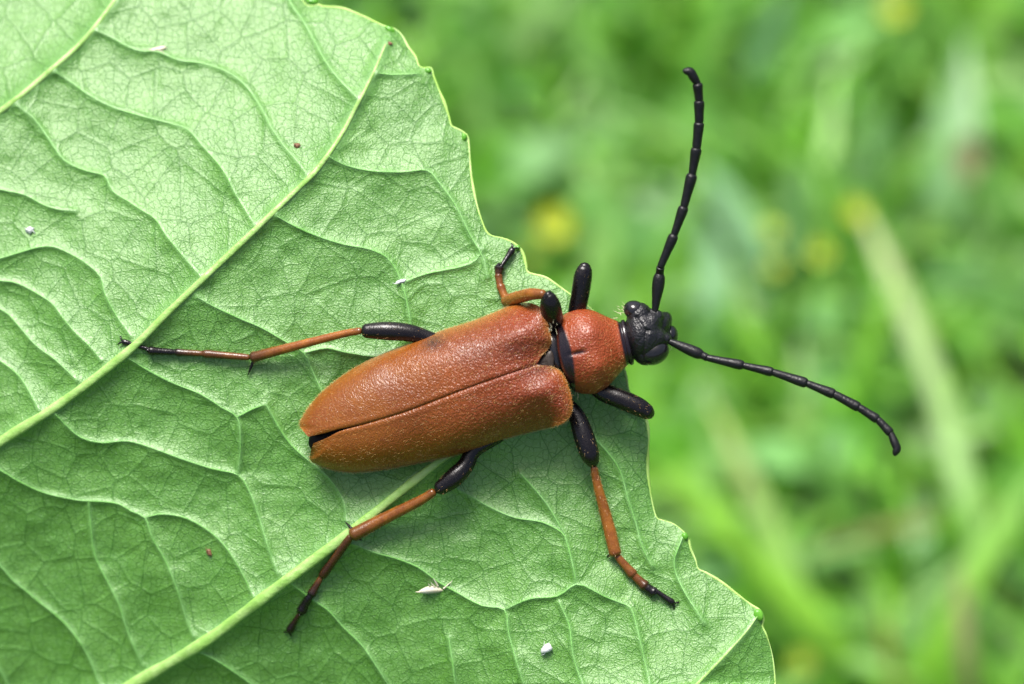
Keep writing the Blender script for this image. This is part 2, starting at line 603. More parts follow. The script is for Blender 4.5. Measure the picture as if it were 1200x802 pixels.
def poly_dist(px, py, pts):
    d = np.full(px.shape, 1e9)
    for a, b in zip(pts[:-1], pts[1:]):
        ax, ay, bx, by = a[0], a[1], b[0], b[1]
        vx, vy = bx - ax, by - ay
        t = np.clip(((px - ax) * vx + (py - ay) * vy) / (vx * vx + vy * vy + 1e-9), 0, 1)
        d = np.minimum(d, np.hypot(px - ax - t * vx, py - ay - t * vy))
    return d


MAIN_S = [spline(v, 8) for v in MAIN]
SIDE_S = [spline(v, 10) for v in SIDE]


def leaf_h(x, y, mask=False):
    """height of the leaf over its plane, veins and their wide shoulders included"""
    x, y = np.asarray(x, float), np.asarray(y, float)
    z = np.where(y < 380, -105 * ((y - 380) / 380) ** 2, -95 * ((y - 380) / 400) ** 2 * np.clip(1.15 - x / 700, 0.25, 1.2)) - 48 * (np.clip(520 - x, 0, None) / 500) ** 2 - 16 * (np.clip(x - 640, 0, None) / 260) ** 2
    wr = np.clip((x - 430) / 330, 0, 1)
    wr = wr * wr * (3 - 2 * wr)
    z = z + wr * (52 * ((np.clip(y, 500, 802) - 500) / 300) ** 1.7 + 8)
    z = np.where(y > 802, -95 * 1.11 * np.clip(1.15 - x / 700, 0.25, 1.2) - 0.22 * (y - 802) + wr * 60 - 48 * (np.clip(520 - x, 0, None) / 500) ** 2, z)
    tent = np.zeros_like(x)
    mk = np.zeros_like(x)
    for v in MAIN_S:
        wd_ = float(np.mean(v[:, 2]))
        near = np.ones(x.shape, bool)
        d = poly_dist(x[near], y[near], v)
        tent[near] = np.maximum(tent[near], (14 + 1.6 * wd_) * np.exp(-d / 62) + 3.0 * np.exp(-(d / (wd_ * 1.6)) ** 2))
        mk[near] = np.maximum(mk[near], 0.9 * np.exp(-(d / (wd_ * 1.15)) ** 2))
    st = np.zeros_like(x)
    for v in SIDE_S:
        lo, hi = v[:, :2].min(0) - 80, v[:, :2].max(0) + 80
        near = (x > lo[0]) & (x < hi[0]) & (y > lo[1]) & (y < hi[1])
        if not near.any():
            continue
        d = poly_dist(x[near], y[near], v)
        st[near] = np.maximum(st[near], 6.6 * np.exp(-d / 20) + 1.3 * np.exp(-(d / 3.6) ** 2))
        mk[near] = np.maximum(mk[near], 0.8 * np.exp(-(d / 2.8) ** 2))
    z = z + tent + st
    z = z + 9 * VN(x / 95, y / 95) + 4.0 * VN(x / 34 + 9, y / 34 + 5) + 1.6 * VN(x / 12 + 3, y / 12 + 8)
    return (z, mk) if mask else z


EDGE = [(-300, -400), (-80, -330), (100, -230), (250, -130), (325, -55), (345, -25), (352, -4), (360, 7), (374, 6), (378, 8), (400, 10), (420, 17), (448, 30), (462, 34), (471, 42), (478, 55),
        (487, 67), (490, 76), (495, 80), (505, 80), (508, 90), (514, 105), (521, 122), (526, 138), (529, 148), (537, 152), (546, 158), (549, 168), (551, 195),
        (553, 212), (558, 238), (564, 258), (570, 272), (577, 277), (590, 280), (603, 286), (612, 296), (616, 310), (618, 319), (626, 322), (640, 326), (655, 336),
        (672, 348), (690, 360), (708, 380), (722, 410), (732, 436), (737, 458), (746, 470), (754, 482), (758, 495), (760, 512), (759, 535), (759, 555), (762, 578),
        (766, 598), (770, 608), (776, 610), (790, 615), (802, 625), (807, 634), (809, 643), (815, 657), (818, 667), (828, 672), (846, 683), (864, 697), (880, 709), (890, 716), (894, 726),
        (893, 734), (898, 745), (904, 765), (907, 785), (908, 805), (906, 840), (890, 900), (840, 990), (740, 1090), (600, 1180), (430, 1260), (300, 1330)]
EX, EY = 0.566, 0.8244
edge_s = spline([(a, b, 0) for a, b in EDGE], 3.0)[:, :2]
ep = edge_s[:, 0] * EX + edge_s[:, 1] * EY
eq = edge_s[:, 0] * EY - edge_s[:, 1] * EX
keep, mx = [], -1e9
for i in range(len(ep)):
    if ep[i] > mx + 0.05:
        keep.append(i)
        mx = ep[i]
ep, eq = ep[keep], eq[keep]
edge_s = edge_s[keep]
QM, QF = -640.0, -475.0

leaf = empty('leaf', w1(209, 1433, -400), 'big pale green serrated leaf, veined underside up, with the beetle on it', 'leaf')


def leaf_grid(fine):
    sp, sq = (2.3, 340) if fine else (9.0, 60)
    rows = np.concatenate([np.arange(ep[0], -40, 14), np.arange(-40, 1190, sp), np.arange(1190, ep[-1], 14), [ep[-1]]])
    if fine:                                # rows also at every notch so that the serrated edge stays crisp
        ins = ep[(ep > 100) & (ep < 1185)]
        rows = np.unique(np.concatenate([rows, ins]))
        rows = rows[np.concatenate([[True], np.diff(rows) > 0.35])]
    qr = np.interp(rows, ep, eq)
    sm = np.interp(rows, ep, np.convolve(np.pad(eq, 40, mode='edge'), np.ones(81) / 81, 'valid'))
    ql = QM - (sm - QM) * 0.92
    c1 = np.linspace(0, 1, 26 if fine else 14, endpoint=False)
    c2 = np.linspace(0, 1, sq)
    P_ = np.repeat(rows[:, None], len(c1) + len(c2), 1)
    Q_ = np.hstack([ql[:, None] + (np.minimum(QF, qr)[:, None] - ql[:, None]) * c1, np.minimum(QF, qr - 1)[:, None] + (qr - np.minimum(QF, qr - 1))[:, None] * c2])
    x, y = P_ * EX + Q_ * EY, P_ * EY - Q_ * EX
    return x, y


def add_grid_mesh(name, x, y, z, mat, parent, attrs, flip=False):
    nr, nc = x.shape
    wv = W(np.stack([x.ravel(), y.ravel(), z.ravel()], 1)) - origin_of(parent)
    idx = np.arange(nr * nc).reshape(nr, nc)
    q = np.stack([idx[:-1, :-1], idx[1:, :-1], idx[1:, 1:], idx[:-1, 1:]], -1).reshape(-1, 4)
    if flip:
        q = q[:, ::-1]
    me = bpy.data.meshes.new(name)
    me.vertices.add(nr * nc)
    me.vertices.foreach_set('co', wv.ravel())
    me.loops.add(q.size)
    me.loops.foreach_set('vertex_index', np.ascontiguousarray(q).ravel())
    me.polygons.add(len(q))
    me.polygons.foreach_set('loop_start', np.arange(0, q.size, 4))
    me.polygons.foreach_set('loop_total', np.full(len(q), 4))
    me.polygons.foreach_set('use_smooth', np.ones(len(q), bool))
    for k, (typ, val) in attrs.items():
        at = me.attributes.new(k, typ, 'POINT')
        at.data.foreach_set({'FLOAT': 'value', 'FLOAT_VECTOR': 'vector'}[typ], np.asarray(val, np.float32).ravel())
    me.update()
    me.validate()
    return link(name, me, mat, parent)


gx, gy = leaf_grid(True)
gz, gm = leaf_h(gx, gy, True)
gd = poly_dist(gx, gy, edge_s[::2])                   # the blade thins and rolls down a little at its margin
gz = gz - 3.5 * np.exp(-gd / 7)
uvw = np.stack([gx / 100, gy / 100, np.zeros_like(gx)], -1)
add_grid_mesh('blade', gx, gy, gz, M['leaf'], leaf, {'vein': ('FLOAT', gm), 'blade_coord': ('FLOAT_VECTOR', uvw)}, True)
cx_, cy_ = leaf_grid(False)
cz, cm = leaf_h(cx_, cy_, True)
add_grid_mesh('blade_back', cx_, cy_, cz - 7, M['leaf'], leaf, {'vein': ('FLOAT', cm), 'blade_coord': ('FLOAT_VECTOR', np.stack([cx_ / 100, cy_ / 100, 0 * cx_], -1))}, False)

for v in MAIN_S:
    h = leaf_h(v[:, 0], v[:, 1])
    V, F, _, _ = tube_data(np.stack([v[:, 0], v[:, 1], h - 0.5], 1), v[:, 2] * 0.8 * (1 + .22 * VN(v[:, 0] / 22, v[:, 1] / 22)), 14, 0.55)
    mesh('main_vein', V, F, M['rib'], leaf)
for v in SIDE_S:
    n = len(v)
    h = leaf_h(v[:, 0], v[:, 1])
    t = np.linspace(0, 1, n)
    r = 1.55 * (1 - 0.45 * t) * (0.82 + 0.5 * VN(v[:, 0] / 15, v[:, 1] / 15))
    r *= np.clip(np.minimum(t, 1 - t) * 9, 0.35, 1)
    V, F, _, _ = tube_data(np.stack([v[:, 0], v[:, 1], h - r * 0.3], 1), r, 8, 0.6)
    mesh('side_vein', V, F, M['nerve'], leaf)
# margin: a thin pale rim all along the serrated edge
sel = (ep > 20) & (ep < 1300)
me_ = edge_s[sel]
r = 1.9 * (0.9 + 0.8 * VN(me_[:, 0] / 20, me_[:, 1] / 20))
V, F, _, _ = tube_data(np.stack([me_[:, 0], me_[:, 1], leaf_h(me_[:, 0], me_[:, 1]) - 4.5], 1), r, 8)
mesh('margin', V, F, M['margin'], leaf)
for x, y, rx, ry, an in [(366, 2, 10, 5, 8), (457, 35, 9, 5, 30), (502, 83, 5.5, 4.5, 60), (544, 161, 4.5, 7, -10), (803, 629, 5, 6.5, -25), (889, 721, 8, 10, -30), (607, 291, 4, 5, 0)]:
    V, F = rball((x, y, float(leaf_h(np.array([x]), np.array([y]))[0]) - 2), (rx * .75, ry * .75, 3.2), an)
    V[:, 0] += 1.5 * VN(V[:, 0] / 4, V[:, 1] / 4)
    mesh('tooth_tip', V, F, M['tooth'], leaf)
# midrib and stalk, beyond the picture, hold the leaf up from the ground
mp = np.linspace(ep[0] - 60, ep[-1] + 40, 60)
mx_, my_ = mp * EX + QM * EY, mp * EY - QM * EX
rr = np.linspace(4, 17, 60)
V, F, _, _ = tube_data(np.stack([mx_, my_, leaf_h(mx_, my_) + 2], 1), rr, 12)
mesh('midrib', V, F, M['rib'], leaf)
e_ = np.array([mx_[-1], my_[-1], float(leaf_h(mx_[-1:], my_[-1:])[0])])
we = W(e_)[0]
pw = spline([tuple(we), tuple(we + np.array([0.5, -1.2, -1.0])), tuple(we + np.array([0.9, -2.0, -5.0])), (we[0] + 1.0, we[1] - 2.2, -0.3)], 0.4)
V, F, _, _ = tube_data(pw, np.linspace(0.07, 0.12, len(pw)), 10)
mesh('petiole', V, F, M['petiole'], leaf, world=True)

# ================================================================== THE BEETLE
beetle = empty('beetle', w1(560, 455, 0), 'long-horned beetle with rust-brown wing cases and black head, standing on the leaf', 'beetle')

LE = [(361, 512), (356, 506), (351, 498), (355, 488), (362, 477), (376, 461), (395, 445), (420, 429), (450, 414), (485, 400), (520, 387), (555, 376), (585, 364), (600, 358), (613, 355),
      (627, 357), (636, 363), (641, 373), (643, 386), (646, 397), (643, 408), (635, 417), (629, 427)]
LS = [(361, 512), (380, 508), (398, 503), (430, 496), (480, 481), (540, 458), (585, 442), (629, 427)]
RE = [(367, 520), (364, 530), (364, 540), (375, 546), (390, 551), (412, 554), (440, 552), (470, 547), (500, 541), (530, 535), (560, 526), (590, 515), (620, 507), (645, 501), (660, 496),
      (668, 488), (671, 475), (668, 459), (662, 443), (655, 434), (643, 429), (630, 428)]
RS = [(367, 520), (384, 513), (400, 505), (432, 496.2), (480, 481.4), (540, 458.4), (585, 442.4), (630, 427.4)]
AX0, AX1 = np.array([362., 512.]), np.array([650., 418.])
AXD = (AX1 - AX0) / np.linalg.norm(AX1 - AX0)
AXN = np.array([-AXD[1], AXD[0]])


def resample(pts, n):
    s = spline([(a, b, 0) for a, b in pts], 2.0)[:, :2]
    L = np.concatenate([[0], np.cumsum(np.linalg.norm(np.diff(s, axis=0), axis=1))])
    t = np.linspace(0, L[-1], n)
    return np.stack([np.interp(t, L, s[:, 0]), np.interp(t, L, s[:, 1])], 1)


OUT_L, OUT_R = resample(LE, 220), resample(RE, 220)
SUT = resample(LS, 60)


PIECES = [OUT_L[8:80], OUT_L[80:172], OUT_L[172:-12], OUT_R[8:80], OUT_R[80:160], OUT_R[160:-12]]


def shell_h(x, y):
    """vault of both wing cases"""
    a = (x - AX0[0]) * AXD[0] + (y - AX0[1]) * AXD[1]
    s = np.clip(a / 303, 0, 1)
    d = sum((np.maximum(poly_dist(x, y, q), 0.02) + (17 if i % 3 == 2 else 0)) ** -3.0 for i, q in enumerate(PIECES)) ** (-1 / 3.0)
    R = 64.0
    q = np.clip(d / R, 0, 1)
    v = np.sqrt(np.clip(1 - (1 - q) ** 2, 0, 1)) ** 0.92
    H = 40 + 24 * np.sin(np.clip(s * 1.15, 0, 1) * np.pi / 2)
    h = 20 + 17 * s + H * v
    ds = poly_dist(x, y, SUT)
    h = h - 0.75 * np.exp(-(ds / 1.5) ** 2) + 0.6 * np.exp(-((ds - 5) / 2.5) ** 2)
    # shoulder bumps and a shallow dip behind the scutellum
    c = (x - AX0[0]) * AXN[0] + (y - AX0[1]) * AXN[1]
    h = h + 5 * np.exp(-((a - 270) / 26) ** 2 - ((np.abs(c + 2) - 36) / 13) ** 2) - 5 * np.exp(-((a - 285) / 24) ** 2 - (c / 16) ** 2)
    return h


def elytron(E, S, sgn):
    ns, nt = 190, 44
    e, s = resample(E, ns), resample(S, ns)
    # match the two curves by their place along the body
    ea = (e - AX0) @ AXD
    sa = (s - AX0) @ AXD
    t = 1 - np.cos(np.linspace(0, 1, nt) * np.pi / 2)      # crowded at the outer edge
    t[0] = 0
    X = e[:, None, 0] * (1 - t) + s[:, None, 0] * t
    Y = e[:, None, 1] * (1 - t) + s[:, None, 1] * t
    Z = shell_h(X, Y)
    # rolled-in lower lip
    ctr = np.array([E[len(E) // 2][0] * .5 + S[len(S) // 2][0] * .5, E[len(E) // 2][1] * .5 + S[len(S) // 2][1] * .5])
    tan = np.gradient(e, axis=0)
    tan /= np.linalg.norm(tan, axis=1)[:, None] + 1e-9
    nin = np.stack([-tan[:, 1], tan[:, 0]], 1)
    if np.mean(np.sum(nin * (ctr - e), 1)) < 0:
        nin = -nin
    cols = [(e + nin * 7, Z[:, 0] - 11), (e + nin * 3.2, Z[:, 0] - 9.5), (e + nin * 0.8, Z[:, 0] - 5)]
    X = np.hstack([np.stack([c[0][:, 0] for c in cols], 1), X])
    Y = np.hstack([np.stack([c[0][:, 1] for c in cols], 1), Y])
    Z = np.hstack([np.stack([c[1] for c in cols], 1), Z])
    # inner wall at the suture gives the shell its thickness
    X = np.hstack([X, X[:, -1:]])
    Y = np.hstack([Y, Y[:, -1:]])
    Z = np.hstack([Z, Z[:, -1:] - 6])
    a = (X - AX0[0]) * AXD[0] + (Y - AX0[1]) * AXD[1]
    c = (X - AX0[0]) * AXN[0] + (Y - AX0[1]) * AXN[1]
    sm = np.zeros_like(X)
    for px, py, rx, ry in [(508, 402, 14, 9), (602, 411, 16, 9), (641, 412, 7, 14), (634, 432, 20, 6), (560, 415, 30, 10)]:
        g = np.exp(-(((X - px) * AXD[0] + (Y - py) * AXD[1]) / rx) ** 2 - (((X - px) * AXN[0] + (Y - py) * AXN[1]) / ry) ** 2)
        sm = np.maximum(sm, g * (0.95 if px == 508 else 0.4 if px != 560 else 0.15))
    sm = np.maximum(sm, 0.25 * np.exp(-(poly_dist(X, Y, SUT) / 1.1) ** 2))
    return add_grid_mesh('elytron', X, Y, Z, M['elytra'], beetle,
                         {'shell_coord': ('FLOAT_VECTOR', np.stack([a / 100, c / 100, 0 * a], -1)), 'smudge': ('FLOAT', sm), 'rim': ('FLOAT', np.exp(-poly_dist(X, Y, (OUT_L if sgn > 0 else OUT_R)[6:-10]) / 4.5))}, sgn < 0), (X, Y, Z)


def hair_mesh(name, roots, dirs, lens, wid, mat, parent, lift=0.25):
    """each hair a slim two-triangle sliver, bent a little"""
    n = len(roots)
    d = dirs / (np.linalg.norm(dirs, axis=1)[:, None] + 1e-9)
    side = np.cross(d, [0, 0, 1.0])
    side /= np.linalg.norm(side, axis=1)[:, None] + 1e-9
    L = lens[:, None]
    a = roots + side * wid
    b = roots - side * wid
    mid = roots + d * L * .55 + np.array([0, 0, 1]) * L * lift * .35
    tip = roots + d * L + np.array([0, 0, 1]) * L * lift
    V = np.stack([a, b, mid - side * wid * .7, mid + side * wid * .7, tip], 1).reshape(-1, 3)
    F = []
    for i in range(n):
        k = i * 5
        F += [(k, k + 1, k + 2, k + 3), (k + 3, k + 2, k + 4)]
    o = mesh(name, V, F, mat, parent, recalc=False, smooth=False)
    o['kind'] = 'stuff'
    return o


for E, S, sg in ((LE, LS, 1), (RE, RS, -1)):
    o, (X, Y, Z) = elytron(E, S, sg)
    n = 800
    i = rng.integers(4, X.shape[0] - 4, n)
    j = rng.integers(4, X.shape[1] - 3, n)
    f = rng.random((n, 1))
    A = np.stack([X[i, j], Y[i, j], Z[i, j]], 1)
    B = np.stack([X[i + 1, j - 1], Y[i + 1, j - 1], Z[i + 1, j - 1]], 1)
    root = A * f + B * (1 - f) + np.array([0, 0, 0.1])
    dr = np.zeros((n, 3))
    dr[:, :2] = -AXD + rng.normal(0, 0.35, (n, 2))
    # follow the slope of the shell
    e2 = root[:, :2] + dr[:, :2] * 3
    dr[:, 2] = np.clip((shell_h(e2[:, 0], e2[:, 1]) - shell_h(root[:, 0], root[:, 1])) / 3, -1.2, 1.2)
    hair_mesh('fine_hair', root, dr, rng.uniform(2.5, 5.5, n), 0.085, M['hair'], o, 0.10)
    e = resample(E, 420)[15:-15]
    z = shell_h(e[:, 0], e[:, 1])
    tan = np.gradient(e, axis=0)
    tan /= np.linalg.norm(tan, axis=1)[:, None]
    nout = np.stack([tan[:, 1], -tan[:, 0]], 1) * (1 if sg > 0 else -1)
    ctr = (AX0 + AX1) / 2
    s_ = np.sign(np.sum(nout * (e - ctr), 1))
    nout *= np.sign(np.mean(s_))
    dr = np.hstack([nout * 1.0 - AXD * 0.7 + rng.normal(0, .25, e.shape), rng.normal(-.2, .3, (len(e), 1))])
    hair_mesh('edge_hair', np.hstack([e, (z - 1.0)[:, None]]), dr, rng.uniform(1.2, 3.0, len(e)), 0.14, M['hair'], o, 0.0)


def ax(a, c, h):
    p = AX0 + AXD * a + AXN * c
    return (p[0], p[1], h)


# body: one continuous dark skin under the wing cases, up to the neck
parts = []
for a, c, h, r in [(30, 10, 24, (34, 22, 14)), (70, 9, 27, (50, 38, 20)), (130, 6, 34, (62, 50, 28)), (200, 4, 38, (64, 50, 32)), (258, 1, 40, (44, 48, 34)), (285, 0, 44, (22, 40, 30)),
                   (300, 0, 46, (18, 34, 30)), (318, -1, 46, (18, 36, 30)), (340, 4, 48, (24, 34, 26)), (372, 8, 48, (22, 24, 22)), (392, 11, 50, (16, 19, 17))]:
    parts.append(rball(ax(a, c, h), r, math.degrees(math.atan2(AXD[1], AXD[0])), 20, 12))
fuse('body', parts, M['body'], beetle, 2.2, 6)

# scutellum: small grey triangle between the wing cases
sc_p = np.array([(624, 429.5), (627.5, 427), (635, 419), (643, 411.5), (646, 411), (648, 414), (649.5, 421), (649, 430), (647, 432.5), (644, 433), (636, 431.5), (628, 430.5), (624, 429.5)])
sc_o = np.vstack([a + (b - a) * np.linspace(0, 1, 4, endpoint=False)[:, None] for a, b in zip(sc_p[:-1], sc_p[1:])])
V, F, nso = [], [], len(sc_o)
for kk, (f, hh) in enumerate([(1.0, 64), (1.0, 77.6), (.93, 78.6), (.7, 79.3), (.4, 79.7), (.05, 79.8)]):
    for x, y in sc_o:
        V.append((641 + (x - 641) * f, 424 + (y - 424) * f, hh + (x - 640) * .06))
for kk in range(5):
    for j in range(nso):
        F.append((kk * nso + j, kk * nso + (j + 1) % nso, (kk + 1) * nso + (j + 1) % nso, (kk + 1) * nso + j))
F.append(tuple(range(5 * nso, 6 * nso)))
mesh('scutellum', V, F, M['scut'], beetle)
V, F = rball((650, 413, 66), (11, 25, 12), -14, 32, 18)
mesh('neck_ring', V, F, M['gloss'], beetle)

# pronotum: a bell-shaped shield
CR, CF = np.array([662., 417.]), np.array([737., 401.])
cd = (CF - CR) / np.linalg.norm(CF - CR)
cn = np.array([-cd[1], cd[0]])
st = spline([(0, 41, 0), (0.03, 44, 0), (0.09, 46.3, 0), (0.16, 48.5, 0), (0.34, 51, 0), (0.55, 45.5, 0), (0.75, 34.5, 0), (0.88, 27.5, 0), (0.93, 25.5, 0), (0.96, 27, 0), (1.0, 26.5, 0), (1.02, 22, 0)], 0.02)
n = 200
V, dk, rear = [], [], []
th = np.linspace(0, 2 * np.pi, n, endpoint=False)
for t, w_, _ in st:
    bow = -7 * (1 - t) * 1.0
    for a in th:
        cx = math.cos(a)
        sz = math.sin(a)
        vert = (0.80 if sz > 0 else 0.74) * w_
        q = CR + (CF - CR) * t + cn * w_ * cx
        q = q + cd * bow * (1 - cx * cx) * (1 if t < 0.5 else 0.4)
        hh = 50 + 5 * (1 - abs(2 * t - 1)) + vert * (abs(sz) ** 0.9) * (1 if sz > 0 else -1)
        # groove down the middle, transverse dips front and back
        if sz > 0:
            g = math.exp(-(cx / 0.055) ** 2) * math.exp(-((t - 0.27) / 0.12) ** 2)
            hh -= 3.4 * g
            hh -= 1.2 * math.exp(-((t - 0.80) / 0.06) ** 2) * sz
            hh += 3.0 * math.exp(-((t - 0.5) / 0.14) ** 2 - ((abs(cx) - 0.45) / 0.22) ** 2)
        V.append((q[0], q[1], hh))
        d = max(1 - min(max((t - 0.03 - 0.145 * (1 - cx * cx) ** 1.2) / 0.03, 0), 1), min(max((t - 0.875) / 0.03, 0), 1))
        if sz > 0:
            d = max(d, 1.0 * math.exp(-(cx / 0.035) ** 4) * math.exp(-((t - 0.28) / 0.11) ** 4))
        else:
            d = max(d, min(1, -sz * 2))
        dk.append(d)
        rear.append(max(0.0, 1 - max(t - 0.01, 0) / 0.03) * (1 if sz > -0.2 else 0))
F = []
N = len(st)
for i in range(N - 1):
    for j in range(n):
        k = (j + 1) % n
        F.append((i * n + j, i * n + k, (i + 1) * n + k, (i + 1) * n + j))
F += [tuple(range(n)), tuple(range((N - 1) * n, N * n))]
pron = mesh('pronotum', V, F, M['pronotum'], beetle, attrs={'dark': ('FLOAT', dk), 'rear': ('FLOAT', rear)})
PV = np.array(V).reshape(N, n, 3)
nh = 420
i = rng.integers(int(N * .22), int(N * .8), nh)
j = rng.integers(int(n * .06), int(n * .44), nh)
dr = np.zeros((nh, 3))
dr[:, :2] = -cd + rng.normal(0, .5, (nh, 2))
out = PV[i, j] - np.hstack([(CR + (CF - CR) * st[i, :1]), np.full((nh, 1), 50.)])
out /= np.linalg.norm(out, axis=1)[:, None]
dr = dr - out * np.sum(dr * out, 1)[:, None] + out * .35
hair_mesh('fine_hair', PV[i, j] + rng.normal(0, .8, (nh, 3)) * np.array([1, 1, 0]), dr, rng.uniform(2.5, 5, nh), 0.09, M['hair'], pron, 0.05)

# head
hp = [rball((747, 399, 52), (13, 24, 21), -12), rball((754, 392, 56), (23, 29, 23), -15), rball((749, 370, 54), (15, 16, 18), 20), rball((757, 413, 50), (16, 16, 18), 20),
      rball((763, 378, 54), (13, 14, 19), 35), rball((768, 396, 54), (14, 14, 19), 0), rball((770, 371, 55), (8, 8, 10), 0), rball((780, 397, 56), (7.5, 7, 9), 0),
      rball((775, 380, 38), (11, 15, 18), 15), rball((777, 392, 32), (11, 13, 16), 0), rball((738, 402, 50), (9, 20, 17), -12)]
hp.append(rball((767, 366, 57), (5.5, 5.5, 6), 0))
head = fuse('head', hp, M['matte'], beetle, 1.2, 9)
# carve the furrows between the frontal lobes
for v in head.data.vertices:
    p = np.array(v.co) + origin_of(beetle)
    rel = p - ORG
    hb = (rel @ BACK) * U
    k = (DU - hb) / DU / U
    x, y = (rel @ RIGHT) / k + 600, 401 - (rel @ UPV) / k
    if hb > 58:
        d1 = poly_dist(np.array([x]), np.array([y]), [(741, 408), (752, 397), (758, 388), (770, 387)])[0]
        d2 = poly_dist(np.array([x]), np.array([y]), [(746, 372), (754, 385), (760, 388)])[0]
        d3 = poly_dist(np.array([x]), np.array([y]), [(757, 389), (756, 405), (752, 415)])[0]
        dd = 2.4 * math.exp(-(d2 / 1.8) ** 2) + 2.0 * math.exp(-(d3 / 1.6) ** 2) + 0.8 * math.exp(-(d1 / 2.5) ** 2)
        dd += 0.2 * mnoise.noise(Vector((x / 1.8, y / 1.8, hb / 1.8)))
        v.co -= Vector(BACK * dd / U)
head.data.update()
V, F = join([rball((744, 364, 56), (14, 11.5, 14), 22, 24, 16)])
mesh('eye', V, F, M['gloss'], head)
V, F = join([rball((766, 412.5, 53), (19, 15.5, 19), -22, 24, 16)])
mesh('eye', V, F, M['gloss'], head)
V, F = join([rball((779, 377, 34), (9, 12, 16), 15, 16, 12), rball((786, 393, 26), (9, 12, 15), 0, 16, 12)])
mesh('mouthpart', V, F, M['gloss'], head)
roots, drs = [], []
for _ in range(13):
    roots.append((730 + rng.normal(0, 5), 366 + rng.normal(0, 5), 56 + rng.normal(0, 4)))
    drs.append((-1.0 + rng.normal(0, .4), -0.5 + rng.normal(0, .4), rng.normal(0, .3)))
for _ in range(8):
    roots.append((782 + rng.normal(0, 2), 408 + rng.normal(0, 3), 50))
    drs.append((.3, rng.normal(0, .5), .2))
for _ in range(6):
    roots.append((676 + rng.normal(0, 2), 458 + rng.normal(0, 3), 58))
    drs.append((.3 + rng.normal(0, .3), 1, .1))
for _ in range(9):
    roots.append((650 + rng.normal(0, 4), 384 + rng.normal(0, 6), 86 + rng.normal(0, 3)))
    drs.append((-.3 + rng.normal(0, .4), -1 + rng.normal(0, .4), .2))
hair_mesh('pale_hair', np.array(roots), np.array(drs), rng.uniform(4, 9, len(roots)), 0.25, M['palehair'], head, 0.1)


# antennae: scape as the part, every further segment a sub-part
def antenna(nodes, sw, widths, h0, h1):
    nodes = np.array(nodes, float)
    hs = np.linspace(h0, h1, len(nodes))
    a, b = np.append(nodes[0], hs[0]), np.append(nodes[1], hs[1])
    ts = [0, .08, .3, .65, .88, 1]
    root = tube('antenna', [a + (b - a) * t for t in ts], [3.4, 4.0, 5.2, sw, sw * .98, sw * .72], M['horn'], beetle, 14, 1.5)
    for i in range(1, len(nodes) - 1):
        a, b = np.append(nodes[i], hs[i]), np.append(nodes[i + 1], hs[i + 1])
        w_ = widths[i - 1]
        if i == len(nodes) - 2:                                   # last one bends over
            prev = a - np.append(nodes[i - 1], hs[i - 1])
            mid = (a + b) / 2 + prev / np.linalg.norm(prev) * np.linalg.norm(b - a) * .28
            pts, rs = [a, a * .45 + mid * .55, mid, mid * .4 + b * .6, b], [w_ * .8, w_ * 1.02, w_, w_ * .86, w_ * .55]
        else:
            slim = 0.70 if i < 6 else 0.82
            pts, rs = [a + (b - a) * t for t in (0, .12, .45, .8, .95, 1)], [w_ * slim, w_ * (slim + .06), w_ * (slim + 1) / 2 * 1.02, w_ * 1.03, w_ * 1.0, w_ * .78]
            if i == 1:
                rs = [w_ * .7, w_, w_, w_, w_, w_ * .7]
        tube('antenna_segment', pts, rs, M['horn'], root, 12, 1.5)
    return root


antenna([(767.5, 365), (773, 321), (774, 313), (790, 275.5), (801.5, 242.5), (811, 204.5), (816.3, 173.5), (819.4, 143.5), (819.4, 118), (817.3, 98), (801.5, 83)],
        7.2, [4.8, 5.9, 6.0, 6.5, 6.3, 6.1, 6.1, 5.9, 5.4], 60, 120)
antenna([(784, 400), (823, 416.5), (829, 419.5), (871, 428.5), (906, 436.5), (945.5, 449.5), (978, 462.5), (1007, 478), (1029, 492), (1044, 508), (1048.5, 533)],
        6.7, [4.6, 5.7, 5.5, 6.0, 5.9, 5.8, 5.5, 5.3, 4.9], 58, 95)


# legs: the femur is the part; tibia, tarsus, spurs and claws are sub-parts
def zl(x, y):
    return float(leaf_h(np.array([x]), np.array([y]))[0])


def claws(tip, d, leg, size=5):
    d = np.array(d, float)
    d /= np.linalg.norm(d)
    sd = np.array([-d[1], d[0], 0])
    sd /= np.linalg.norm(sd) + 1e-9
    for s in (-1, 1):
        p = [np.array(tip), np.array(tip) + d * size * .6 + sd * s * size * .5, np.array(tip) + d * size * .9 + sd * s * size * .95 - np.array([0, 0, size * .25]),
             np.array(tip) + d * size * .75 + sd * s * size * 1.2 - np.array([0, 0, size * .6])]
        tube('claw', p, [1.3, 1.1, .8, .25], M['leg'], leg, 7, 1.2, dark=[1, 1, 1, 1])


